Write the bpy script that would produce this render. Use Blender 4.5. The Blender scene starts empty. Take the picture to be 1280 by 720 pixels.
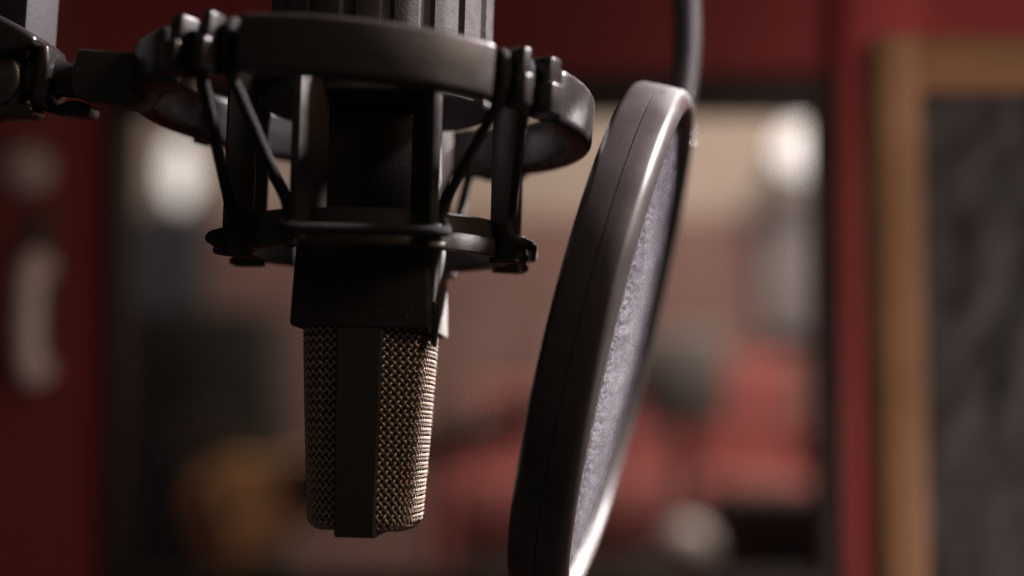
import bpy, bmesh, math, random
from mathutils import Vector, Matrix, noise
random.seed(7)
R_ = math.radians
SC = bpy.context.scene
COL = SC.collection

# ------------------------------------------------------------------ camera
F_PX, CAM_Z, PITCH = 2000.0, 1.2, 4.0            # focal length in px of a 1280 px wide frame
cd = bpy.data.cameras.new('camera')
cam = bpy.data.objects.new('camera', cd); COL.objects.link(cam)
cam.location = (0, 0, CAM_Z); cam.rotation_euler = (R_(90 + PITCH), 0, 0)
cd.sensor_width = 36.0; cd.lens = F_PX / 1280 * 36.0
cd.clip_start = 0.02; cd.clip_end = 50
cd.dof.use_dof = True; cd.dof.focus_distance = 0.437; cd.dof.aperture_fstop = 3.2
SC.camera = cam
CW = Matrix.Translation((0, 0, CAM_Z)) @ Matrix.Rotation(R_(PITCH), 4, 'X')   # view axes (x right, y forward, z up) -> world

def view_pt(u, v, depth):                          # photo pixel + depth in mm -> view-axes point in mm
    return Vector(((u - 640) / F_PX * depth, depth, (360 - v) / F_PX * depth))
def world_mm(p): return CW @ (Vector(p) * 0.001)
def room_pt(u, v, Y):                              # photo pixel on the vertical plane world Y (m)
    d = CW.to_3x3() @ Vector(((u - 640) / F_PX, 1, (360 - v) / F_PX))
    return Vector((0, 0, CAM_Z)) + d * (Y / d.y)

# ------------------------------------------------------------------ world, lamps, exposure
w = bpy.data.worlds.new('World'); SC.world = w; w.use_nodes = True
w.node_tree.nodes['Background'].inputs[0].default_value = (0.55, 0.47, 0.42, 1)
w.node_tree.nodes['Background'].inputs[1].default_value = 0.060
SC.view_settings.view_transform = 'Standard'; SC.view_settings.look = 'None'
SC.view_settings.exposure = 0; SC.view_settings.gamma = 1
SC.render.engine = 'CYCLES'
SC.cycles.use_denoising = True; SC.cycles.denoising_prefilter = 'NONE'; SC.cycles.sample_clamp_direct = 12.0
SC.cycles.max_bounces = 8; SC.cycles.transmission_bounces = 6
SC.cycles.sample_clamp_indirect = 4.0

def area(name, loc, target, size, power, color, size_y=None, spread=180):
    ld = bpy.data.lights.new(name, 'AREA'); ld.energy = power; ld.color = color
    ld.shape = 'RECTANGLE'; ld.size = size; ld.size_y = size_y or size; ld.spread = R_(spread)
    o = bpy.data.objects.new(name, ld); COL.objects.link(o); o.location = loc
    o.rotation_euler = (Vector(target) - Vector(loc)).to_track_quat('-Z', 'Y').to_euler()
    return o
MIC = world_mm((-39, 448, 10))
area('booth_lamp', MIC + Vector((0.82, 0.10, 0.70)), MIC + Vector((0.05, 0.0, 0.01)), 0.13, 2.8, (1.0, 0.90, 0.92), spread=42)
area('rim_fill', MIC + Vector((0.25, 0.44, 0.30)), MIC + Vector((0.0, 0, -0.095)), 0.10, 2.0, (1.0, 0.93, 0.91), spread=15)  # added narrow beam to brighten the grille's right edge, no fixture there
area('warm_fill', MIC + Vector((0.64, -0.42, 0.42)), MIC + Vector((-0.03, 0, 0)), 0.3, 0.45, (1.0, 0.72, 0.50), spread=90)  # added warm fill for the front faces, stands for no real lamp
area('wall_fill_light', (0.80, 0.50, 0.94), (0.28, 1.1, 1.16), 0.25, 1.75, (1.0, 0.86, 0.80), spread=110)  # added fill that brightens the red wall and panel, no fixture
area('control_room_lamp_light', (0.75, 2.3, 2.3), (0.55, 3.2, 1.0), 0.6, 26.0, (1.0, 0.86, 0.74))

# ------------------------------------------------------------------ materials
def mat(name, color, rough=0.5, metal=0.0, bump=0.0, bscale=300.0, var=0.0, vscale=80.0, spec=0.5, coat=0.0,
        emit=None, estr=0.0, specks=0.0, rvar=0.0):
    m = bpy.data.materials.new(name); m.use_nodes = True
    nt = m.node_tree; b = nt.nodes['Principled BSDF']
    b.inputs['Base Color'].default_value = (*color, 1); b.inputs['Roughness'].default_value = rough
    b.inputs['Metallic'].default_value = metal; b.inputs['Specular IOR Level'].default_value = spec
    b.inputs['Coat Weight'].default_value = coat
    tc = nt.nodes.new('ShaderNodeTexCoord')
    def nz(scale, detail=4):
        n = nt.nodes.new('ShaderNodeTexNoise'); n.inputs['Scale'].default_value = scale; n.inputs['Detail'].default_value = detail
        nt.links.new(tc.outputs['Object'], n.inputs['Vector']); return n
    col_out = None
    if var > 0:
        n = nz(vscale); r = nt.nodes.new('ShaderNodeValToRGB'); nt.links.new(n.outputs['Fac'], r.inputs['Fac'])
        r.color_ramp.elements[0].position = 0.3; r.color_ramp.elements[1].position = 0.7
        r.color_ramp.elements[0].color = (*[c * (1 - var) for c in color], 1)
        r.color_ramp.elements[1].color = (*[min(1, c * (1 + var)) for c in color], 1)
        col_out = r.outputs['Color']
    if specks > 0:                                 # dust and tiny scratches
        n = nz(900, 2); r = nt.nodes.new('ShaderNodeValToRGB'); nt.links.new(n.outputs['Fac'], r.inputs['Fac'])
        r.color_ramp.elements[0].position = 0.70; r.color_ramp.elements[1].position = 0.76
        mx = nt.nodes.new('ShaderNodeMix'); mx.data_type = 'RGBA'
        ml = nt.nodes.new('ShaderNodeMath'); ml.operation = 'MULTIPLY'; ml.inputs[1].default_value = specks
        nt.links.new(r.outputs['Color'], ml.inputs[0]); nt.links.new(ml.outputs[0], mx.inputs['Factor'])
        if col_out: nt.links.new(col_out, mx.inputs['A'])
        else: mx.inputs['A'].default_value = (*color, 1)
        mx.inputs['B'].default_value = (0.45, 0.42, 0.40, 1)
        col_out = mx.outputs['Result']
    if col_out: nt.links.new(col_out, b.inputs['Base Color'])
    if rvar > 0:
        n = nz(vscale * 0.7); mr = nt.nodes.new('ShaderNodeMapRange')
        mr.inputs['To Min'].default_value = max(0.02, rough - rvar); mr.inputs['To Max'].default_value = min(1, rough + rvar)
        mr.inputs['From Min'].default_value = 0.3; mr.inputs['From Max'].default_value = 0.7
        nt.links.new(n.outputs['Fac'], mr.inputs['Value']); nt.links.new(mr.outputs['Result'], b.inputs['Roughness'])
    if bump > 0:
        n = nz(bscale, 3); bp = nt.nodes.new('ShaderNodeBump'); bp.inputs['Strength'].default_value = bump
        bp.inputs['Distance'].default_value = 0.0003
        nt.links.new(n.outputs['Fac'], bp.inputs['Height']); nt.links.new(bp.outputs['Normal'], b.inputs['Normal'])
    if emit:
        b.inputs['Emission Color'].default_value = (*emit, 1); b.inputs['Emission Strength'].default_value = estr
    return m

M = {}
M['plastic'] = mat('black_plastic', (0.033, 0.027, 0.024), 0.36, bump=0.25, bscale=1800, rvar=0.08, vscale=220, specks=0.25)
M['plastic_gloss'] = mat('black_moulded_plastic', (0.022, 0.019, 0.018), 0.31, bump=0.2, bscale=1500, rvar=0.08, vscale=200, specks=0.2)
M['collar'] = mat('dusty_grey_plastic', (0.060, 0.054, 0.054), 0.65, spec=0.3, bump=0.4, bscale=1600, var=0.25, vscale=300, specks=0.3)
M['body'] = mat('mic_paint', (0.024, 0.020, 0.017), 0.55, spec=0.3, bump=0.25, bscale=2600, specks=0.35)
M['rib'] = mat('mic_rib_paint', (0.019, 0.016, 0.0135), 0.6, bump=0.2, bscale=2600)
M['switch'] = mat('switch_plate_grey', (0.018, 0.015, 0.015), 0.9, spec=0.03, bump=0.3, bscale=2000)
M['ink'] = mat('dark_ink', (0.006, 0.006, 0.006), 0.6)
M['wire'] = mat('champagne_wire', (0.42, 0.33, 0.265), 0.42, metal=1.0, var=0.2, vscale=500)
M['liner'] = mat('inner_gauze', (0.13, 0.09, 0.065), 0.4, metal=0.9, var=0.7, vscale=1500, bump=1.0, bscale=1800)
M['cord'] = mat('black_elastic', (0.009, 0.008, 0.008), 0.85, bump=1.0, bscale=1500)
M['hoop'] = mat('hoop_plastic', (0.046, 0.038, 0.037), 0.36, bump=0.08, bscale=1500, var=0.15, vscale=90, rvar=0.09, specks=0.18)
M['goose'] = mat('gooseneck_sheath', (0.05, 0.045, 0.047), 0.42)
M['chrome'] = mat('bright_metal', (0.75, 0.70, 0.68), 0.22, metal=1.0)
M['steel'] = mat('brushed_metal', (0.055, 0.050, 0.053), 0.6, spec=0.3, metal=0.0, bump=0.3, bscale=900)
M['red_wall'] = mat('red_paint', (0.33, 0.042, 0.040), 0.55, bump=0.3, bscale=120, var=0.12, vscale=6)
M['red_door'] = mat('red_door_falloff', (0.20, 0.027, 0.025), 0.5, var=0.1, vscale=5)  # darker than the wall: falloff of light put into the colour
M['red_trim'] = mat('red_trim_paint', (0.50, 0.075, 0.075), 0.5, var=0.08, vscale=9)
M['black_trim'] = mat('black_rubber', (0.026, 0.016, 0.013), 0.6, var=0.2, vscale=15)
M['oak'] = mat('oak_wood', (0.40, 0.20, 0.10), 0.5, var=0.25, vscale=14, bump=0.2, bscale=60)
M['foam'] = mat('grey_wool_fabric', (0.058, 0.053, 0.054), 0.9, var=0.40, vscale=95, bump=0.6, bscale=200)

def fabric_mat():
    m = bpy.data.materials.new('nylon_mesh'); m.use_nodes = True; nt = m.node_tree; b = nt.nodes['Principled BSDF']
    b.inputs['Roughness'].default_value = 0.75; b.inputs['Specular IOR Level'].default_value = 0.12
    tc = nt.nodes.new('ShaderNodeTexCoord')
    v = nt.nodes.new('ShaderNodeTexVoronoi'); v.inputs['Scale'].default_value = 1000; nt.links.new(tc.outputs['Object'], v.inputs['Vector'])
    n = nt.nodes.new('ShaderNodeTexNoise'); n.inputs['Scale'].default_value = 60; n.inputs['Detail'].default_value = 5; nt.links.new(tc.outputs['Object'], n.inputs['Vector'])
    r = nt.nodes.new('ShaderNodeValToRGB'); nt.links.new(v.outputs['Distance'], r.inputs['Fac'])
    r.color_ramp.elements[0].position = 0.12; r.color_ramp.elements[0].color = (0.44, 0.40, 0.45, 1)  # pale cells put the glints of the weave into the colour
    r.color_ramp.elements[1].position = 0.40; r.color_ramp.elements[1].color = (0.03, 0.027, 0.033, 1)
    mx = nt.nodes.new('ShaderNodeMix'); mx.data_type = 'RGBA'; mx.blend_type = 'MULTIPLY'; mx.inputs['Factor'].default_value = 0.5
    r2 = nt.nodes.new('ShaderNodeValToRGB'); nt.links.new(n.outputs['Fac'], r2.inputs['Fac'])
    r2.color_ramp.elements[0].position = 0.35; r2.color_ramp.elements[1].position = 0.65
    r2.color_ramp.elements[0].color = (0.55, 0.55, 0.55, 1)
    nt.links.new(r.outputs['Color'], mx.inputs['A']); nt.links.new(r2.outputs['Color'], mx.inputs['B'])
    nt.links.new(mx.outputs['Result'], b.inputs['Base Color'])
    bp = nt.nodes.new('ShaderNodeBump'); bp.inputs['Strength'].default_value = 1.0; bp.inputs['Distance'].default_value = 0.0006; bp.invert = True
    nt.links.new(v.outputs['Distance'], bp.inputs['Height']); nt.links.new(bp.outputs['Normal'], b.inputs['Normal'])
    return m
M['fabric'] = fabric_mat()

# ------------------------------------------------------------------ helpers (all mesh input in mm unless said)
def link(name, bm, m, parent=None, world=None, angle=38, scale=0.001):
    if scale != 1: bmesh.ops.scale(bm, vec=(scale,) * 3, verts=bm.verts)
    bmesh.ops.recalc_face_normals(bm, faces=bm.faces)
    me = bpy.data.meshes.new(name); bm.to_mesh(me); bm.free()
    for p in me.polygons: p.use_smooth = True
    me.set_sharp_from_angle(angle=R_(angle))
    me.materials.append(m)
    o = bpy.data.objects.new(name, me); COL.objects.link(o)
    if parent: o.parent = parent
    if world is not None: o.matrix_world = world
    return o
def tag(o, label=None, cat=None, group=None, kind=None):
    for k, v in (('label', label), ('category', cat), ('group', group), ('kind', kind)):
        if v: o[k] = v
    return o
def thing(name, label, cat, world, group=None):
    o = bpy.data.objects.new(name, None); COL.objects.link(o); o.empty_display_size = 0.02
    o.matrix_world = world
    return tag(o, label, cat, group)
def box(bm, c, s, bev=0.0, rot=None, seg=2):
    r = bmesh.ops.create_cube(bm, size=1); vs = r['verts']
    bmesh.ops.scale(bm, vec=s, verts=vs)
    if bev > 0:
        es = list({e for v in vs for e in v.link_edges})
        rb = bmesh.ops.bevel(bm, geom=es, offset=bev, segments=seg, affect='EDGES', profile=0.5)
        vs = list({v for f in rb['faces'] for v in f.verts} | {v for v in vs if v.is_valid})
    if rot is not None: bmesh.ops.transform(bm, matrix=rot.to_4x4(), verts=vs)
    bmesh.ops.translate(bm, vec=c, verts=vs)
    return vs
def skin(bm, loops, close_u=True, cap=True, close_v=False):
    L = [[bm.verts.new(p) for p in lp] for lp in loops]
    n = len(L[0]); m = len(L)
    for j in range(m if close_v else m - 1):
        a, b = L[j], L[(j + 1) % m]
        for i in range(n if close_u else n - 1):
            bm.faces.new((a[i], a[(i + 1) % n], b[(i + 1) % n], b[i]))
    if cap and not close_v:
        bm.faces.new(L[0][::-1]); bm.faces.new(L[-1])
    return [v for l in L for v in l]
def tube(bm, path, r, n=10, cap=True):
    P = [Vector(p) for p in path]; k = len(P)
    T = [(P[min(i + 1, k - 1)] - P[max(i - 1, 0)]).normalized() for i in range(k)]
    up = Vector((0, 0, 1)) if abs(T[0].z) < 0.9 else Vector((1, 0, 0))
    N = (up - T[0] * up.dot(T[0])).normalized(); loops = []
    for i in range(k):
        N = (N - T[i] * N.dot(T[i])).normalized(); Bn = T[i].cross(N)
        rr = r[i] if isinstance(r, (list, tuple)) else r
        loops.append([P[i] + (N * math.cos(2 * math.pi * j / n) + Bn * math.sin(2 * math.pi * j / n)) * rr for j in range(n)])
    skin(bm, loops, cap=cap)
def lathe(bm, prof, n=48, mtx=None, closed=False, r_mod=None):   # prof: (r, z)
    loops = []
    for (r, z) in prof:
        lp = []
        for i in range(n):
            a = 2 * math.pi * i / n; rr = r if r_mod is None else r_mod(r, z, a)
            p = Vector((rr * math.cos(a), rr * math.sin(a), z)); lp.append(mtx @ p if mtx else p)
        loops.append(lp)
    skin(bm, loops, cap=not closed, close_v=closed)
def spline(pts, per=8):                            # Catmull-Rom through pts
    P = [Vector(p) for p in pts]; P = [P[0] * 2 - P[1]] + P + [P[-1] * 2 - P[-2]]; out = []
    for i in range(1, len(P) - 2):
        for k in range(per):
            t = k / per; a, b, c, d = P[i - 1:i + 3]
            out.append(0.5 * ((2 * b) + (c - a) * t + (2 * a - 5 * b + 4 * c - d) * t * t + (3 * b - a - 3 * c + d) * t ** 3))
    return out + [P[-2]]
def rrect(r0, r1, z0, z1, rad, seg=4, ins=0.0):    # rounded rectangle profile in (r, z)
    r0 += ins; r1 -= ins; z0 += ins; z1 -= ins; rad = max(0.15, rad - ins * 0.3); out = []
    for (cx, cz, a0) in ((r1 - rad, z0 + rad, -90), (r1 - rad, z1 - rad, 0), (r0 + rad, z1 - rad, 90), (r0 + rad, z0 + rad, 180)):
        for k in range(seg + 1):
            a = R_(a0 + 90 * k / seg); out.append((cx + rad * math.cos(a), cz + rad * math.sin(a)))
    return out
def pol(r, phi, z):                                # phi in degrees from the camera side (-y), + to the right
    return Vector((r * math.sin(R_(phi)), -r * math.cos(R_(phi)), z))
def arc(bm, p0, p1, prof_fn, n, xf=None, full=False):
    loops = []
    for i in range(n if full else n + 1):
        ph = p0 + (p1 - p0) * i / n
        lp = [pol(r, ph, z) for (r, z) in prof_fn(ph)]
        loops.append([xf @ p for p in lp] if xf else lp)
    skin(bm, loops, close_v=full, cap=not full)
def arc_block(bm, p0, p1, r0, r1, z0, z1, rad, n, xf=None):   # arc with rounded ends
    e = rad / r1 * 57.3; loops = []
    phs = [(p0, 0.75 * rad), (p0 + 0.22 * e, 0.3 * rad), (p0 + 0.6 * e, 0.07 * rad)]
    phs += [(p0 + e + (p1 - p0 - 2 * e) * i / n, 0) for i in range(n + 1)]
    phs += [(p1 - 0.6 * e, 0.07 * rad), (p1 - 0.22 * e, 0.3 * rad), (p1, 0.75 * rad)]
    for ph, ins in phs:
        lp = [pol(r, ph, z) for (r, z) in rrect(r0, r1, z0, z1, rad, ins=ins)]
        loops.append([xf @ p for p in lp] if xf else lp)
    skin(bm, loops)

def frame(u, v, depth, roll, lean, yaw=0):         # view-axes frame at a pixel -> world matrix, in metres
    o = view_pt(u, v, depth)
    return (CW @ Matrix.Translation(o * 0.001) @ Matrix.Rotation(R_(roll), 4, 'Y') @ Matrix.Rotation(R_(-lean), 4, 'X')
            @ Matrix.Rotation(R_(yaw), 4, 'Z'))

# ------------------------------------------------------------------ the booth wall and the control room (metres, world axes)
WY = 1.10
def rect(u0, v0, u1, v1, Y):                       # pixel rectangle on plane Y -> x0, z0, x1, z1
    a, b = room_pt(u0, v1, Y), room_pt(u1, v0, Y)
    a2, b2 = room_pt(u1, v1, Y), room_pt(u0, v0, Y)
    return (a.x + b2.x) / 2, a.z, (b.x + a2.x) / 2, b.z
wx0, wz0, wx1, wz1 = rect(128, 92, 1052, 742, WY)
def wbox(bm, x0, x1, y0, y1, z0, z1, bev=0.0):
    return box(bm, ((x0 + x1) / 2, (y0 + y1) / 2, (z0 + z1) / 2), (x1 - x0, y1 - y0, z1 - z0), bev)
bm = bmesh.new()
wbox(bm, -1.1, wx0, WY, WY + 0.05, 0.3, 2.2); wbox(bm, wx1, 1.3, WY, WY + 0.05, 0.3, 2.2)
wbox(bm, wx0, wx1, WY, WY + 0.05, wz1, 2.2); wbox(bm, wx0, wx1, WY, WY + 0.05, 0.3, wz0)
tag(link('red_wall', bm, M['red_wall'], scale=1), kind='structure')

wf = thing('studio_window', 'black framed control room window set into the red wall', 'window', Matrix.Translation((0, WY, wz0)))
def wpart(name, m, bx, parent=wf, bev=0.002):
    b = bmesh.new(); off = parent.matrix_world.translation
    for q in bx: wbox(b, q[0] - off.x, q[1] - off.x, q[2] - off.y, q[3] - off.y, q[4] - off.z, q[5] - off.z, bev)
    return link(name, b, m, parent, scale=1)
fw = 0.013
wpart('frame_jamb', M['black_trim'], [(wx0 + 0.001, wx0 + fw, WY - 0.006, WY + 0.045, wz0 + 0.001, wz1 - 0.001)])
wpart('frame_jamb', mat('dark_brown_rubber', (0.055, 0.030, 0.026), 0.6, var=0.2, vscale=15), [(wx1 - 0.015, wx1 - 0.001, WY - 0.006, WY + 0.045, wz0 + 0.001, wz1 - 0.001)])
wpart('frame_head', M['black_trim'], [(wx0 + fw, wx1 - 0.015, WY - 0.005, WY + 0.045, wz1 - 0.024, wz1 - 0.001)])
wpart('frame_sill', M['black_trim'], [(wx0 + fw, wx1 - 0.015, WY - 0.005, WY + 0.045, wz0 + 0.001, wz0 + 0.012)])
gm = mat('window_glass', (1, 1, 1), 0.0); gm.node_tree.nodes['Principled BSDF'].inputs['Transmission Weight'].default_value = 1
gm.node_tree.nodes['Principled BSDF'].inputs['IOR'].default_value = 1.45
wpart('pane', gm, [(wx0 + fw, wx1 - 0.015, WY + 0.030, WY + 0.036, wz0 + 0.012, wz1 - 0.024)], bev=0)
# red casing strip right of the window
bm = bmesh.new(); x0, z0, x1, z1 = rect(1056, -80, 1104, 800, WY - 0.012)
wbox(bm, x0, x1 + 0.03, WY - 0.012, WY - 0.0005, z0, z1, 0.002)
tag(link('window_casing', bm, M['red_trim'], scale=1), 'bright red painted casing strip between window and oak framed panel', 'casing')

# door leaf at the left with its hardware
dx = room_pt(104, 300, WY).x
dr = thing('red_door', 'red door, light falloff put into its colour, at the left edge with metal hardware', 'door', Matrix.Translation((-0.7, WY - 0.02, 0.3)))
wpart('door_leaf', M['red_door'], [(-1.0, dx, WY - 0.02, WY - 0.001, 0.35, 2.1)], dr, 0.003)
hx = room_pt(38, 212, WY - 0.03)
def local(p, o): return (o.matrix_world.inverted() @ Vector(p))
lock_m = mat('dull_nickel', (0.50, 0.39, 0.36), 0.6, metal=0.2)
b = bmesh.new(); c = local(hx, dr)
lathe(b, [(0.001, 0), (0.014, 0), (0.016, 0.004), (0.012, 0.010), (0.010, 0.018), (0.016, 0.026), (0.017, 0.036), (0.012, 0.043), (0.001, 0.045)], 24,
      Matrix.Translation(c + Vector((0, 0.028, 0))) @ Matrix.Rotation(R_(90), 4, 'X'))
link('lock_knob', b, lock_m, dr, scale=1)
b = bmesh.new(); c = local(room_pt(46, 370, WY - 0.025), dr)
box(b, c + Vector((0, 0.002, 0.004)), (0.020, 0.006, 0.105), 0.002); link('handle_plate', b, mat('tarnished_plate', (0.10, 0.06, 0.05), 0.6), dr, scale=1)
b = bmesh.new(); c = local(room_pt(53, 398, WY - 0.025), dr)
tube(b, spline([c + Vector(q) for q in ((0, 0, 0.034), (0, -0.022, 0.036), (0, -0.03, 0.02), (0, -0.03, -0.02), (0, -0.022, -0.036), (0, 0, -0.034))], 6), 0.0085, 14)
link('handle_grip', b, mat('worn_nickel', (0.75, 0.60, 0.56), 0.6), dr, scale=1)

# free-standing oak-framed acoustic panel, nearer than the wall
PY = 0.80
px0, pz0, px1, pz1 = rect(1100, 44, 1700, 900, PY)
ix0 = room_pt(1154, 300, PY).x; iz1 = room_pt(1157, 104, PY).z
ap = thing('acoustic_panel', 'oak framed acoustic panel with dark grey wool face at the right', 'acoustic panel', Matrix.Translation((px0, PY, pz0 - 0.3)))
fr = ix0 - px0; zb = pz0 - 0.3
wpart('frame_stile', M['oak'], [(px0, ix0, PY, PY + 0.04, zb, pz1)], ap, 0.002)
wpart('frame_stile', M['oak'], [(px1 - fr, px1, PY, PY + 0.04, zb, pz1)], ap, 0.002)
wpart('frame_rail', M['oak'], [(ix0, px1 - fr, PY + 0.0005, PY + 0.04, iz1, pz1 - 0.0005)], ap, 0.002)
wpart('frame_rail', M['oak'], [(ix0, px1 - fr, PY + 0.0005, PY + 0.04, zb, zb + fr)], ap, 0.002)
b = bmesh.new(); nx, nzv = 60, 110; off = ap.matrix_world.translation; G = []
for j in range(nzv + 1):
    row = []
    for i in range(nx + 1):
        x = ix0 + (px1 - fr - ix0) * i / nx; z = zb + fr + (iz1 - zb - fr) * j / nzv
        q = Vector((x * 48, 3.1, z * 48))
        d = 0.004 * noise.noise(q) + 0.003 * noise.noise(q * 2.7)
        row.append(b.verts.new(Vector((x, PY + 0.020 + d, z)) - off))
    G.append(row)
for j in range(nzv):
    for i in range(nx): b.faces.new((G[j][i], G[j][i + 1], G[j + 1][i + 1], G[j + 1][i]))
link('wool_face', b, M['foam'], ap, scale=1, angle=80)
wpart('back_board', M['black_trim'], [(ix0, px1 - fr, PY + 0.036, PY + 0.0395, zb + fr, iz1)], ap, 0)

# control room shell
BY = 3.8
beige = mat('beige_plaster', (0.60, 0.50, 0.43), 0.8, bump=0.2, bscale=30, var=0.06, vscale=2)
brown = mat('brown_panelling', (0.26, 0.145, 0.125), 0.6, var=0.15, vscale=4)
bm = bmesh.new(); wbox(bm, -2.4, 2.4, BY, BY + 0.1, -0.2, 2.7)
tag(link('back_wall', bm, beige, scale=1), kind='structure')
zt = room_pt(800, 268, BY - 0.02).z
bm = bmesh.new()
wbox(bm, -2.35, 2.35, BY - 0.02, BY - 0.001, -0.1, zt)
tag(link('wall_panelling', bm, brown, scale=1), kind='structure')
bm = bmesh.new(); wbox(bm, -2.4, 2.4, 1.3, BY, -0.3, -0.2)
tag(link('floor', bm, mat('dark_carpet', (0.03, 0.026, 0.025), 0.9, var=0.2, vscale=20), scale=1), kind='structure')
bm = bmesh.new(); wbox(bm, -2.4, 2.4, 1.25, BY, 2.7, 2.8)
tag(link('ceiling', bm, mat('grey_ceiling', (0.25, 0.22, 0.2), 0.9, var=0.08, vscale=3), scale=1), kind='structure')
bm = bmesh.new(); wbox(bm, -2.5, -2.4, 1.25, BY, -0.3, 2.8); wbox(bm, 2.4, 2.5, 1.25, BY, -0.3, 2.8)
tag(link('side_wall', bm, brown, scale=1), kind='structure')

def at(u, v, Y): return Matrix.Translation(room_pt(u, v, Y))
def px(n, Y): return n / F_PX * Y                  # n photo pixels at plane Y, in metres
# lit globe wall lamp at the right
def wall_lamp(u, v, Y, rad, glow, label, col, tall=1.0):
    t = thing('wall_lamp', label, 'lamp', at(u, v, Y))
    gmat = mat('lit_opal_glass', (0.62, 0.54, 0.48), 0.4, emit=col, estr=glow)
    b = bmesh.new(); bmesh.ops.create_uvsphere(b, u_segments=32, v_segments=20, radius=rad); bmesh.ops.scale(b, vec=(1, 1, tall), verts=b.verts); link('globe', b, gmat, t, scale=1)
    b = bmesh.new(); tube(b, [(0, rad * 0.9, 0), (0, BY - Y - 0.03, 0)], rad * 0.22, 16)
    box(b, (0, BY - Y - 0.03, 0), (rad * 0.9, 0.02, rad * 0.9), 0.004); link('bracket', b, M['steel'], t, scale=1)
    return t
wall_lamp(1001, 187, 3.5, px(31, 3.5), 1.2, 'glowing white globe wall lamp behind the glass at upper right', (1.0, 0.96, 0.95))
wall_lamp(226, 214, 3.5, px(20, 3.5), 0.95, 'glowing oval white wall lamp behind the glass, left of the microphone', (1.0, 0.95, 0.90), 2.1)

def slab(name, label, cat, m, u0, v0, u1, v1, Y, th, bev=0.01):
    x0, z0, x1, z1 = rect(u0, v0, u1, v1, Y)
    b = bmesh.new(); box(b, ((x1 - x0) / 2, th / 2, (z1 - z0) / 2), (x1 - x0, th, z1 - z0), bev)
    o = link(name, b, m, scale=1); o.location = (x0, Y, z0)
    return tag(o, label, cat)
# whitish board, curtain
slab('notice_board', 'pale lilac grey board on the far wall under the right lamp', 'board', mat('lilac_board', (0.30, 0.27, 0.285), 0.6, var=0.1, vscale=3), 955, 236, 1034, 420, 3.72, 0.03)
b = bmesh.new(); x0, z0, x1, z1 = rect(168, 262, 262, 420, 3.7); n = 60; F0 = []; 
for i in range(n + 1):
    x = (x1 - x0) * i / n; y = 0.02 * math.sin(i * 1.3) + 0.008 * math.sin(i * 3.1 + 1)
    F0.append([b.verts.new((x, y, 0)), b.verts.new((x, y, z1 - z0)), b.verts.new((x, y + 0.004, z1 - z0)), b.verts.new((x, y + 0.004, 0))])
for i in range(n):
    for k in range(4): b.faces.new((F0[i][k], F0[i + 1][k], F0[i + 1][(k + 1) % 4], F0[i][(k + 1) % 4]))
b.faces.new(F0[0][::-1]); b.faces.new(F0[-1])
o = link('curtain', b, mat('blue_grey_cloth', (0.17, 0.175, 0.20), 0.8, var=0.1, vscale=6), scale=1, angle=80); o.location = (x0, 3.68, z0)
tag(o, 'blue grey curtain hanging below the left wall lamp', 'curtain')

# red sofa
SY = 3.0
sx0, sz0, sx1, sz1 = rect(545, 440, 1035, 640, SY)
sf = thing('sofa', 'long red sofa seen through the window behind the pop filter', 'sofa', Matrix.Translation(((sx0 + sx1) / 2, SY, sz0 - 0.25)))
redm = mat('red_upholstery', (0.30, 0.082, 0.076), 0.75, var=0.2, vscale=7, bump=0.4, bscale=60)
Wd = sx1 - sx0; H = sz1 - sz0
def sp(name, c, s, bev): 
    b = bmesh.new(); box(b, c, s, bev, seg=4); link(name, b, redm, sf, scale=1)
for k in (-1, 0, 1):
    hh = H * (0.80 if k < 1 else 1.0)
    sp('back_cushion', (k * Wd * 0.30, 0.15, 0.25 + hh / 2), (Wd * 0.295, 0.12, hh), 0.04)
    sp('seat_cushion', (k * Wd * 0.30, -0.10, 0.27), (Wd * 0.295, 0.42, 0.12), 0.03)
for s in (-1, 1): sp('armrest', (s * Wd * 0.475, -0.05, 0.20), (Wd * 0.05, 0.55, 0.40), 0.02)
sp('seat_base', (0, -0.05, 0.10), (Wd * 0.9, 0.5, 0.2), 0.02)

# desk, monitor, round lamp
DY = 2.3
x0, z0, x1, z1 = rect(560, 640, 1040, 800, DY); z1 = room_pt(860, 728, 2.12).z - 0.011
dk = thing('desk', 'black studio desk along the bottom of the window', 'desk', Matrix.Translation(((x0 + x1) / 2, DY, z0 - 0.4)))
dm = mat('black_laminate', (0.016, 0.014, 0.014), 0.5, var=0.2, vscale=5)
def dp(name, c, s, m=dm, bev=0.004): 
    b = bmesh.new(); box(b, c, s, bev); link(name, b, m, dk, scale=1)
hD = z1 - z0 + 0.4; DESK_Z = z1
dp('desktop', (0, 0, hD - 0.015), (x1 - x0, 0.5, 0.03))
for s in (-1, 1): dp('side_panel', (s * (x1 - x0 - 0.03) / 2, 0, (hD - 0.03) / 2), (0.03, 0.48, hD - 0.031))
dp('modesty_panel', (0, -0.2, hD / 2), (x1 - x0 - 0.062, 0.02, hD - 0.06))
slab('equipment_box', 'flat black equipment box on the right end of the desk', 'equipment box', dm, 905, 618, 1036, 360 - F_PX * math.tan(math.atan2(DESK_Z - CAM_Z, 2.2) - R_(PITCH)), 2.2, 0.25, 0.006)
tY = 2.42
x0, z0, x1, z1 = rect(800, 412, 905, 532, tY)
mo = thing('computer_monitor', 'grey computer monitor standing on the desk', 'monitor', Matrix.Translation(((x0 + x1) / 2, tY, DESK_Z)))
zz = mo.matrix_world.translation.z
gmon = mat('grey_monitor_shell', (0.28, 0.24, 0.23), 0.6, var=0.1, vscale=8)
b = bmesh.new(); box(b, (0, 0, (z0 + z1) / 2 - zz), (x1 - x0, 0.03, z1 - z0), 0.006); link('monitor_shell', b, gmon, mo, scale=1)
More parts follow.
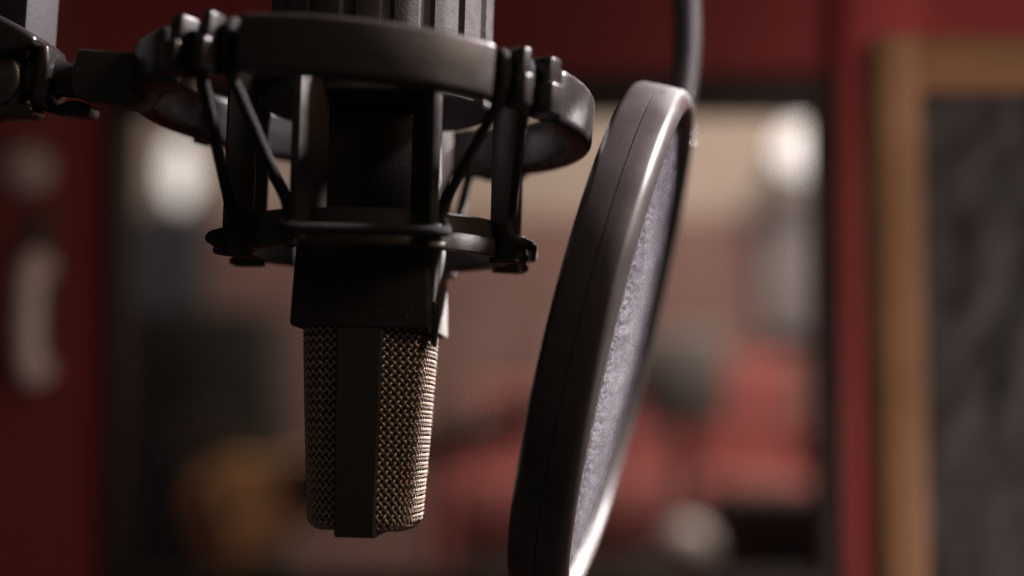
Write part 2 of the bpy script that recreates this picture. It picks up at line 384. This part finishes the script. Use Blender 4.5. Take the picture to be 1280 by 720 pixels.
b = bmesh.new(); tube(b, [(0, 0.02, 0.012), (0, 0.02, z0 - zz + 0.01)], 0.012, 12); box(b, (0, 0.02, 0.006), (0.12, 0.08, 0.012), 0.003); link('monitor_stand', b, gmon, mo, scale=1)
b = bmesh.new(); box(b, (0, -0.0165, (z0 + z1) / 2 - zz), (x1 - x0 - 0.014, 0.003, z1 - z0 - 0.014), 0.001); link('screen', b, mat('dim_screen', (0.30, 0.28, 0.27), 0.5), mo, scale=1)
lY = 2.12
dl = thing('desk_lamp', 'round white unlit lamp at the bottom right of the window', 'desk lamp', at(860, 728, lY))
b = bmesh.new(); rr = px(34, lY)
lathe(b, [(0.004, rr * 0.25)] + [(rr * math.sin(R_(a)), rr * 1.25 - rr * math.cos(R_(a))) for a in range(20, 171, 10)] + [(0.003, rr * 2.24)], 32); 
link('shade', b, mat('white_opal_shade', (0.80, 0.76, 0.73), 0.35), dl, scale=1)
b = bmesh.new(); lathe(b, [(0.001, -0.01), (rr * 0.6, -0.01), (rr * 0.6, 0.0), (rr * 0.2, 0.006), (rr * 0.2, rr * 0.3), (0.001, rr * 0.31)], 24); link('lamp_base', b, M['steel'], dl, scale=1)

# loudspeaker and guitar at the left
KY = 2.5
x0, z0, x1, z1 = rect(150, 385, 340, 720, KY)
ls = thing('loudspeaker', 'tall dark loudspeaker behind the glass at lower left', 'loudspeaker', Matrix.Translation(((x0 + x1) / 2, KY, z0)))
b = bmesh.new(); box(b, (0, 0.12, (z1 - z0) / 2), (x1 - x0, 0.24, z1 - z0), 0.008); link('cabinet', b, mat('charcoal_veneer', (0.022, 0.021, 0.018), 0.6, var=0.2, vscale=6), ls, scale=1)
for v, rr in ((540, 36), (450, 15)):
    zc = room_pt(230, v, KY).z - z0; r0 = px(rr, KY); b = bmesh.new()
    lathe(b, [(r0, 0), (r0, 0.008), (r0 * 0.9, 0.011), (r0 * 0.82, 0.004), (r0 * 0.35, -0.010 + 0.011), (r0 * 0.3, 0.007), (0.001, 0.011)], 36,
          Matrix.Translation((0, 0.0, zc)) @ Matrix.Rotation(R_(90), 4, 'X'))
    link('speaker_cone', b, mat('pinkish_cone', (0.055, 0.040, 0.038), 0.6), ls, scale=1)
GY = 2.4
gt = thing('guitar', 'amber acoustic guitar resting low behind the glass beside the microphone head', 'guitar', at(305, 634, GY) @ Matrix.Rotation(R_(72), 4, 'Y'))
gw = mat('amber_spruce', (0.86, 0.50, 0.22), 0.35, var=0.15, vscale=8)
def outline(k):
    pts = []
    for i in range(64):
        a = 2 * math.pi * i / 64; z = math.cos(a); 
        wv = 0.5 * (0.82 + 0.18 * -z) * (1 - 0.22 * math.exp(-((z - 0.22) / 0.28) ** 2))
        pts.append((k * px(150, GY) * wv * math.sin(a) * 1.0 / max(0.35, abs(math.sin(a)) ** 0.35), k * px(88, GY) * z + px(20, GY)))
    return pts
b = bmesh.new()
skin(b, [[Vector((x, y, z)) for x, z in outline(k)] for y, k in ((-0.0, 0.97), (0.004, 1.0), (0.085, 1.0), (0.09, 0.97))])
link('guitar_body', b, gw, gt, scale=1)
b = bmesh.new(); box(b, (0, 0.0, px(330, GY)), (0.05, 0.02, px(430, GY)), 0.005); link('guitar_neck', b, mat('dark_neck_wood', (0.05, 0.03, 0.02), 0.5), gt, scale=1)
b = bmesh.new(); lathe(b, [(0.001, 0), (0.045, 0), (0.045, 0.002), (0.001, 0.002)], 32, Matrix.Translation((0, 0, px(88, GY))) @ Matrix.Rotation(R_(90), 4, 'X')); link('sound_hole', b, M['ink'], gt, scale=1)
b = bmesh.new(); box(b, (0, -0.004, -px(30, GY)), (0.10, 0.008, 0.018), 0.003); link('bridge', b, mat('dark_bridge_wood', (0.05, 0.03, 0.02), 0.5), gt, scale=1)

# ------------------------------------------------------------------ microphone (mm; z up the axis, camera at -y)
MW = frame(465.5, 415, 448, 1.5, 5.0, -3.5)
mic = thing('microphone', 'black side-address studio microphone with champagne wire mesh head, hanging in the shock mount', 'microphone', MW)
def rsec(a, bb, z, c=1.3):                          # chamfer-rounded section
    out = []
    for cx, cy, a0 in ((a - c, bb - c, 0), (-a + c, bb - c, 90), (-a + c, -bb + c, 180), (a - c, -bb + c, 270)):
        for k in range(5):
            t = R_(a0 + 22.5 * k); out.append(Vector((cx + c * math.cos(t), cy + c * math.sin(t), z)))
    return out
bm = bmesh.new()
skin(bm, [rsec(*q) for q in ((18.1, 23.2, -0.15, 1.0), (18.7, 23.8, 0.15), (18.9, 24.0, 0.8), (18.15, 23.4, 21.8), (17.9, 23.2, 23.2), (16.55, 22.0, 33), (15.4, 20.6, 57.3), (15.15, 20.3, 58.0), (14.5, 19.7, 58.5), (13.8, 19.0, 58.6, 1.0))])
link('body', bm, M['body'], mic)
bm = bmesh.new(); lathe(bm, [(1, 57), (13, 57), (13, 72), (11, 74), (1, 74)], 40); link('connector_neck', bm, M['body'], mic)
# cap section: rib flat, slanted facets, long sides
half = [(0, -23.2), (6.3, -23.2), (14.9, -19.4), (17.9, -14.0), (18.7, -4), (18.7, 4), (17.9, 14.0), (14.9, 19.4), (6.3, 23.2), (0, 23.2)]
half = [(x * 0.93, y * 0.95) for x, y in half]      # tapered further down the head
poly = half + [(-x, y) for x, y in half[-2:0:-1]]
for _ in range(3):
    q = []
    for i in range(len(poly)):
        a, c = Vector(poly[i]), Vector(poly[(i + 1) % len(poly)]); q += [a * 0.75 + c * 0.25, a * 0.25 + c * 0.75]
    poly = [tuple(v) for v in q]
PL = [Vector(p) for p in poly]; NP = len(PL); CUM = [0]
for i in range(NP): CUM.append(CUM[-1] + (PL[(i + 1) % NP] - PL[i]).length)
PER = CUM[-1]
TAB = 720; SP = []; SN = []; j = 0
for i in range(TAB):
    s = PER * i / TAB
    while CUM[j + 1] < s: j += 1
    f = (s - CUM[j]) / (CUM[j + 1] - CUM[j]); SP.append(PL[j % NP].lerp(PL[(j + 1) % NP], f))
for i in range(TAB):
    t = (SP[(i + 4) % TAB] - SP[i - 4]).normalized(); n_ = Vector((t.y, -t.x)); SN.append(n_ if n_.dot(SP[i]) > 0 else -n_)
CAPH, CR = 53.6, 3.0
def cap_pt(s, t, h):                               # s along the perimeter, t down from the body, h off the surface
    k = (s / PER * TAB) % TAB; i = int(k); f = k - i; i2 = (i + 1) % TAB
    p = SP[i].lerp(SP[i2], f); n_ = SN[i].lerp(SN[i2], f).normalized()
    if t < CAPH - CR: z, ins, nz_, nr = -t, 0, 0, 1
    else:
        a = min((t - (CAPH - CR)) / CR, math.pi / 2 ); z = -(CAPH - CR) - CR * math.sin(a); ins = CR * (1 - math.cos(a)); nz_ = -math.sin(a); nr = math.cos(a)
        ex = t - (CAPH - CR) - CR * math.pi / 2
        if ex > 0: ins += ex
    ins += 3.0 * min(1, max(0, -z) / CAPH) ** 1.15
    return Vector((p.x - n_.x * ins + n_.x * nr * h, p.y - n_.y * ins + n_.y * nr * h, z + nz_ * h))
NS = 57; P_ = PER / NS; RW = 0.44; AM = 0.38
bm = bmesh.new(); tmax = CAPH - CR + CR * math.pi / 2 + 3.5
for d in (1, -1):
    for i in range(NS):
        steps = int(tmax / (P_ / 8)); path = []
        for k in range(-2, steps + 1):
            t = k * P_ / 8
            path.append(cap_pt(i * P_ + d * t, max(t, -0.2), d * AM * math.cos(2 * math.pi * t / P_)))
        tube(bm, path, RW, 6, cap=False)
tag(link('wire_mesh', bm, M['wire'], mic, angle=180), kind='stuff')
bm = bmesh.new()
skin(bm, [[cap_pt(PER * i / 120, t, -1.0) for i in range(120)] for t in (-0.0, 10, 20, 30, 40, CAPH - CR, CAPH - CR + 2, CAPH - CR + 4, CAPH - CR + 6)])
link('inner_gauze', bm, M['liner'], mic)
bm = bmesh.new()
for sgn in (-1, 1):                                 # solid rib down each narrow side
    lp = []
    for z, y, hw in ((0.4, 23.4, 6.25), (-20, 23.0, 6.0), (-45, 21.8, 5.6), (-53.2, 21.3, 5.45), (-55.2, 20.7, 5.4), (-55.8, 19.7, 5.3)):
        lp.append([Vector((sx * hw, sgn * yy, z)) for sx, yy in ((-1, y - 6), (-1, y - 0.5), (-0.92, y), (0.92, y), (1, y - 0.5), (1, y - 6))])
    skin(bm, lp)
box(bm, (0, 0, -55.1), (10.4, 35, 1.4), 0.4)
link('rib', bm, M['rib'], mic)
# slide switch plate on the right side
bm = bmesh.new(); box(bm, (18.95, -14.0, 1.6), (0.9, 9.0, 11.5), 0.3); sw = link('switch_plate', bm, M['switch'], mic)
bm = bmesh.new(); box(bm, (19.42, -15.5, 0.6), (0.25, 1.6, 3.6), 0.08); link('slot', bm, M['ink'], sw)
bm = bmesh.new(); box(bm, (19.41, -15.5, 5.0), (0.2, 0.7, 2.0)); box(bm, (19.415, -14.4, 4.9), (0.2, 1.5, 0.6)); link('symbol', bm, M['ink'], sw)

# ------------------------------------------------------------------ shock mount (cage frame in mm, axis = mic axis)
SW = frame(466, 410, 448, 1.5, 5.0, 0)
sm = thing('shock_mount', 'black elastic suspension shock mount with wide outer ring around the microphone', 'shock mount', SW)
RW_M = frame(455, 133, 448, 5.2, 6.8, 5.0)
XF = Matrix.Scale(1000, 4) @ SW.inverted() @ RW_M @ Matrix.Scale(0.001, 4)     # ring frame -> cage frame, mm
def mm(m): return m
bm = bmesh.new()
arc_block(bm, -29.5, 30.0, 57.2, 64.6, -7.2, 7.2, 1.5, 40, XF)
link('outer_band', bm, M['plastic'], sm)
bm = bmesh.new()
for a, c in ((-53, -28.5), (29, 53)): arc_block(bm, a, c, 56.6, 60.6, -6.0, 5.0, 1.2, 16, XF)
arc_block(bm, 51.5, 306.5, 57.0, 64.4, -7.4, 7.2, 2.2, 120, XF)
link('outer_ring', bm, M['plastic_gloss'], sm)
for ph, th in ((-36.5, 3.2), (-46, 5.2), (37.0, 3.2), (46.3, 5.2), (143, 3.2), (133, 5.2), (217, 3.2), (227, 5.2)):
    bm = bmesh.new(); rot = Matrix.Rotation(R_(ph), 3, 'Z')
    thick = th > 4
    v1 = box(bm, (0, -63.6, 3.0), (th * 0.92, 6.2, 9.6), 0.9, seg=3)
    v2 = box(bm, (0, -63.9, -3.2), (th * 1.12, 8.6, 8.4), 1.0, seg=3)
    bmesh.ops.transform(bm, matrix=XF @ rot.to_4x4(), verts=bm.verts)
    link('lug', bm, M['plastic_gloss'], sm)
BAR = (-25, 25, 68, 110, 155, 205, 250, 292)
for ph in BAR:
    bm = bmesh.new()
    ri = 28.8 if abs(ph) < 30 else 35.2
    box(bm, (0, -(43.3 + ri) / 2, 45.4 if ri < 30 else 44.3), (2.7, 43.3 - ri, 51.2 if ri < 30 else 53.4), 0.45)
    box(bm, (0, -43.6, 21.4), (3.6, 3.2, 7.4), 1.2, seg=3)
    box(bm, (0, -44.3, 19.2), (5.2, 2.4, 2.2), 0.9, seg=3)
    bmesh.ops.transform(bm, matrix=Matrix.Rotation(R_(ph), 4, 'Z'), verts=bm.verts)
    link('strut', bm, M['plastic'], sm)
bm = bmesh.new()
arc(bm, 0, 360, lambda p: [(33.6, 19.4), (37.5, 19.2), (38.0, 19.6), (38.0, 23.6), (37.7, 24.0), (36.9, 24.2), (36.9, 28.6), (36.5, 29.1), (33.9, 29.1), (33.6, 28.7)], 120, full=True)
link('lower_ring', bm, M['plastic'], sm)
bm = bmesh.new()
arc(bm, 0, 360, lambda p: rrect(31.8, 35.0, 66.0, 71.0, 0.8), 96, full=True)
link('upper_ring', bm, M['plastic'], sm)
bm = bmesh.new()
NF = 18
def flute(r, z, a):
    if r < 29 or z < 71: return r
    k = (a / (2 * math.pi) * NF) % 1
    return r - (1.5 if k > 0.70 else 0.3 * abs(k - 0.35) * 3)
lathe(bm, [(26, 61), (31.5, 61), (32, 61.6), (32, 70.5), (31.8, 71.2), (31.5, 71.3), (31.5, 112), (30, 113), (10, 113)], 208, r_mod=flute)
link('locking_collar', bm, M['collar'], sm, angle=25)
# elastic cord: one run per pair of struts, hooked over the ring at both ends
def ring_p(r, ph, z): return XF @ pol(r, ph, z)
ST = {0: (-33.0, -41.0), 1: (33.5, 41.5), 2: (138, 146), 3: (222, 214)}
def run(fa, fb, sa, sb):
    za = 22.8
    A = [ring_p(58.4, sa, 6.0), ring_p(61.6, sa, 5.4), ring_p(62.6, sa, 0.5), ring_p(61.8, sa, -5.0)]
    B = [ring_p(61.8, sb, -5.0), ring_p(62.6, sb, 0.5), ring_p(61.6, sb, 5.4), ring_p(58.4, sb, 6.0)]
    d = 1 if fb > fa else -1
    ea, eb = pol(42.4, fa - d * 4.2, za + 8), pol(42.4, fb + d * 4.2, za + 8)
    mid = [pol(41.2, fa - d * 4, za + 4), pol(43.5, fa - d * 4.4, za + 0.8), pol(46.0, fa - d * 1.8, za), pol(46.2, fa + d * 3, za - 0.3)]
    f0, f1 = pol(46.2, fa + d * 3, za - 0.3), pol(46.2, fb - d * 3, za - 0.3)
    for k in range(1, 8):
        p = f0.lerp(f1, k / 8); rr = math.hypot(p.x, p.y)
        if rr < 39.6: p.x *= 39.6 / rr; p.y *= 39.6 / rr
        mid.append(p)
    mid += [pol(46.2, fb - d * 3, za - 0.3), pol(46.0, fb + d * 1.8, za), pol(43.5, fb + d * 4.4, za + 0.8), pol(41.2, fb + d * 4, za + 4)]
    # the slanting strands stay straight: sample them densely
    s1 = [A[-1].lerp(ea, k / 6) for k in range(1, 6)]; s2 = [eb.lerp(B[0], k / 6) for k in range(1, 6)]
    bm = bmesh.new()
    path = spline(A + s1 + [ea] + mid + [eb] + s2 + B, 4)
    tube(bm, path, 1.5, 10)
    link('elastic_cord', bm, M['cord'], sm, angle=80)
run(-25, 25, -33.0, 34.0)
run(68, 110, 41.5, 138.5)
run(155, 205, 146.5, 213.5)
run(250, 292, 221.5, 319.0)
# arm of the ring towards the stand
bm = bmesh.new()
def apx(u, v, dep): return (SW.inverted() @ world_mm(view_pt(u, v, dep))) * 1000
def slab_px(bm, pts, d0, d1, bev=1.0):              # outline in px, extruded in depth
    vs = [bm.verts.new(apx(u, v, d0)) for u, v in pts]; f = bm.faces.new(vs)
    r = bmesh.ops.extrude_face_region(bm, geom=[f]); nv = [e for e in r['geom'] if isinstance(e, bmesh.types.BMVert)]
    dv = apx(400, 360, d1) - apx(400, 360, d0); 
    dv = (SW.inverted().to_3x3() @ CW.to_3x3() @ Vector((0, d1 - d0, 0)))
    bmesh.ops.translate(bm, vec=dv, verts=nv)
    es = [e for e in bm.edges if len(e.link_faces) == 2 and e.calc_face_angle(0) > 0.6]
    bmesh.ops.recalc_face_normals(bm, faces=bm.faces)
    bmesh.ops.bevel(bm, geom=es, offset=bev, segments=3, affect='EDGES', profile=0.5)
slab_px(bm, [(90, 120), (86, 96), (97, 60), (140, 63), (176, 67), (186, 48), (200, 40), (232, 42), (232, 108), (205, 107), (190, 110), (178, 124), (166, 133), (135, 130)], 424, 440, 0.9)
link('ring_arm', bm, M['plastic'], sm)

# ------------------------------------------------------------------ boom stand end at the left
BW = frame(40, 90, 440, 0, 4)
bs = thing('boom_arm', 'grey metal boom arm end with black swivel joint at upper left', 'boom arm', BW)
def bpx(u, v, dep): return (BW.inverted() @ world_mm(view_pt(u, v, dep))) * 1000
def bslab(pts, d0, d1, bev, name, m):
    b = bmesh.new()
    vs = [b.verts.new(bpx(u, v, d0)) for u, v in pts]; f = b.faces.new(vs)
    r = bmesh.ops.extrude_face_region(b, geom=[f]); nv = [e for e in r['geom'] if isinstance(e, bmesh.types.BMVert)]
    bmesh.ops.translate(b, vec=BW.inverted().to_3x3() @ CW.to_3x3() @ Vector((0, d1 - d0, 0)), verts=nv)
    bmesh.ops.recalc_face_normals(b, faces=b.faces)
    es = [e for e in b.edges if len(e.link_faces) == 2 and e.calc_face_angle(0) > 0.5]
    bmesh.ops.bevel(b, geom=es, offset=bev, segments=3, affect='EDGES', profile=0.5)
    return link(name, b, m, bs)
bm = bmesh.new()
p0, p1 = bpx(21, 78, 452), bpx(41, -190, 468); zd = (p1 - p0).normalized()
xd = (Vector((1, 0, 0)) - zd * zd.x).normalized(); yd = zd.cross(xd)
rotm = Matrix((xd, yd, zd)).transposed() @ Matrix.Rotation(R_(-30), 3, 'Z')
box(bm, (p0 + p1) / 2, (18.0, 12.0, (p1 - p0).length), 0.8, rotm)
link('boom_tube', bm, M['steel'], bs)
bslab([(-40, 0), (0, 19), (28, 34), (43, 44), (46, 51), (40, 58), (18, 61), (-40, 72)], 424, 440, 1.4, 'clamp_lever', M['plastic_gloss'])
bm = bmesh.new()
mt = Matrix.Translation(bpx(-14, 100, 434)) @ Matrix.Rotation(R_(90), 4, 'X') @ Matrix.Rotation(R_(14), 4, 'Y')
lathe(bm, [(1, 7), (7.0, 7), (8.4, 6.4), (8.7, 4.2), (10.6, 3.6), (11.4, 2.8), (11.7, 1), (11.7, -3), (11, -4), (9, -4.5), (1, -4.5)], 40, mt)
link('swivel_knob', bm, M['plastic_gloss'], bs)
bslab([(44, 56), (50, 53), (60, 55), (62, 86), (60, 112), (52, 134), (38, 126), (42, 96)], 428, 446, 1.2, 'fork', M['plastic_gloss'])
bm = bmesh.new()
c0, c1 = bpx(58, 96, 438), bpx(100, 102, 434); ax = (c1 - c0).normalized()
mt = Matrix.Translation(c0) @ ax.to_track_quat('Z', 'Y').to_matrix().to_4x4(); Lk = (c1 - c0).length
lathe(bm, [(1, -1), (8.6, -1), (8.8, 0), (8.0, 1.4), (6.2, 3.2), (4.9, 5.0), (4.5, Lk), (1, Lk + .1)], 32, mt)
link('knuckle', bm, M['plastic_gloss'], bs)
bslab([(36, 122), (60, 134), (92, 124), (112, 130), (110, 146), (70, 143), (52, 138)], 436, 448, 1.0, 'clamp_plate', M['plastic_gloss'])
bslab([(-30, 134), (36, 128), (42, 138), (36, 147), (-30, 146)], 428, 440, 1.0, 'clamp_plate', M['plastic_gloss'])

# ------------------------------------------------------------------ pop filter (hoop frame in mm; local z = face normal)
Cp = Vector((34.2, 483.4, -17.6)); az, el = R_(80.1), R_(-13.4)
n_ = Vector((math.sin(az) * math.cos(el), -math.cos(az) * math.cos(el), math.sin(el)))
u_ = (Vector((0, 0, 1)) - n_ * n_.z).normalized(); x_ = u_.cross(n_)
ROT = Matrix((x_, u_, n_)).transposed().to_4x4()
PW = CW @ Matrix.Translation(Cp * 0.001) @ ROT
pf = thing('pop_filter', 'round pop filter with dark plastic hoop and lilac grey mesh, seen nearly edge on', 'pop filter', PW)
ST_ = Matrix.Diagonal((1, 1.035, 1, 1))
bm = bmesh.new()
prof = [(69.9, -1.0), (70.1, 1.0), (70.5, 2.2), (71.0, 2.75), (71.8, 3.0), (73.0, 2.75), (74.6, 1.7), (75.6, 0.6), (76.0, -0.4), (76.15, -4.0), (76.1, -5.85), (75.75, -5.95), (75.75, -6.15), (76.1, -6.25), (76.0, -12.3), (75.5, -13.5), (74.4, -14.4), (71.8, -14.8), (70.4, -14.0), (70.2, -12.5)]
lathe(bm, prof, 160, ST_, closed=True)
link('hoop', bm, M['hoop'], pf, angle=30)
bm = bmesh.new(); GP = 0.55; GN = int(70.4 / GP); gv = {}      # knitted mesh: fine uneven relief
for a in range(-GN, GN + 1):
    for c in range(-GN, GN + 1):
        x, y = a * GP, c * GP
        r = math.hypot(x, y)
        if r > 70.5: continue
        h = random.uniform(-0.20, 0.20) + 0.10 * math.sin(a * 2.1) * math.sin(c * 2.1) + 0.35 * noise.noise(Vector((x * 0.05, y * 0.05, 0)))
        gv[a, c] = bm.verts.new((x + random.uniform(-.1, .1), y * 1.035, -1.2 + h + 0.5 * (1 - (r / 70) ** 2)))
for (a, c), v in gv.items():
    q = [gv.get(k) for k in ((a, c), (a + 1, c), (a + 1, c + 1), (a, c + 1))]
    if all(q): bm.faces.new(q)
link('mesh_screen', bm, M['fabric'], pf, angle=180)
bm = bmesh.new()
lathe(bm, [(0.5, -11.0), (40, -11.3), (70.6, -11.6), (70.6, -12.0), (0.5, -11.6)], 96, ST_)
link('rear_mesh', bm, M['fabric'], pf, angle=60)
def ppx(u, v, dep): return (PW.inverted() @ world_mm(view_pt(u, v, dep))) * 1000
bm = bmesh.new()
path0 = spline([ppx(848, -120, 548), ppx(855, -40, 545), ppx(858.5, 30, 541), ppx(857, 80, 538), ppx(851, 130, 534), ppx(845, 175, 531)], 60)
# resample evenly, four rings per rib
cum = [0]
for a, c in zip(path0, path0[1:]): cum.append(cum[-1] + (c - a).length)
step = 1.3 / 4; pts = []; j = 0; s = 0
while s < cum[-1]:
    while cum[j + 1] < s: j += 1
    pts.append(path0[j].lerp(path0[j + 1], (s - cum[j]) / (cum[j + 1] - cum[j]))); s += step
rad = [4.75 - (0.0, 0.15, 0.85, 0.15)[k % 4] for k in range(len(pts))]
tube(bm, pts, rad, 20)
link('gooseneck', bm, M['goose'], pf, angle=80)
bm = bmesh.new(); box(bm, ppx(852, 172, 529), (7, 9, 8), 1.5, seg=3); link('clamp_block', bm, M['plastic_gloss'], pf)
bm = bmesh.new()
for (u, v, r) in ((866, 169, 1.0), (864, 181, 1.35)):
    q = ppx(u, v, 517); r_ = bmesh.ops.create_uvsphere(bm, u_segments=16, v_segments=10, radius=r); bmesh.ops.translate(bm, vec=q, verts=r_['verts'])
link('screw_head', bm, M['chrome'], pf)
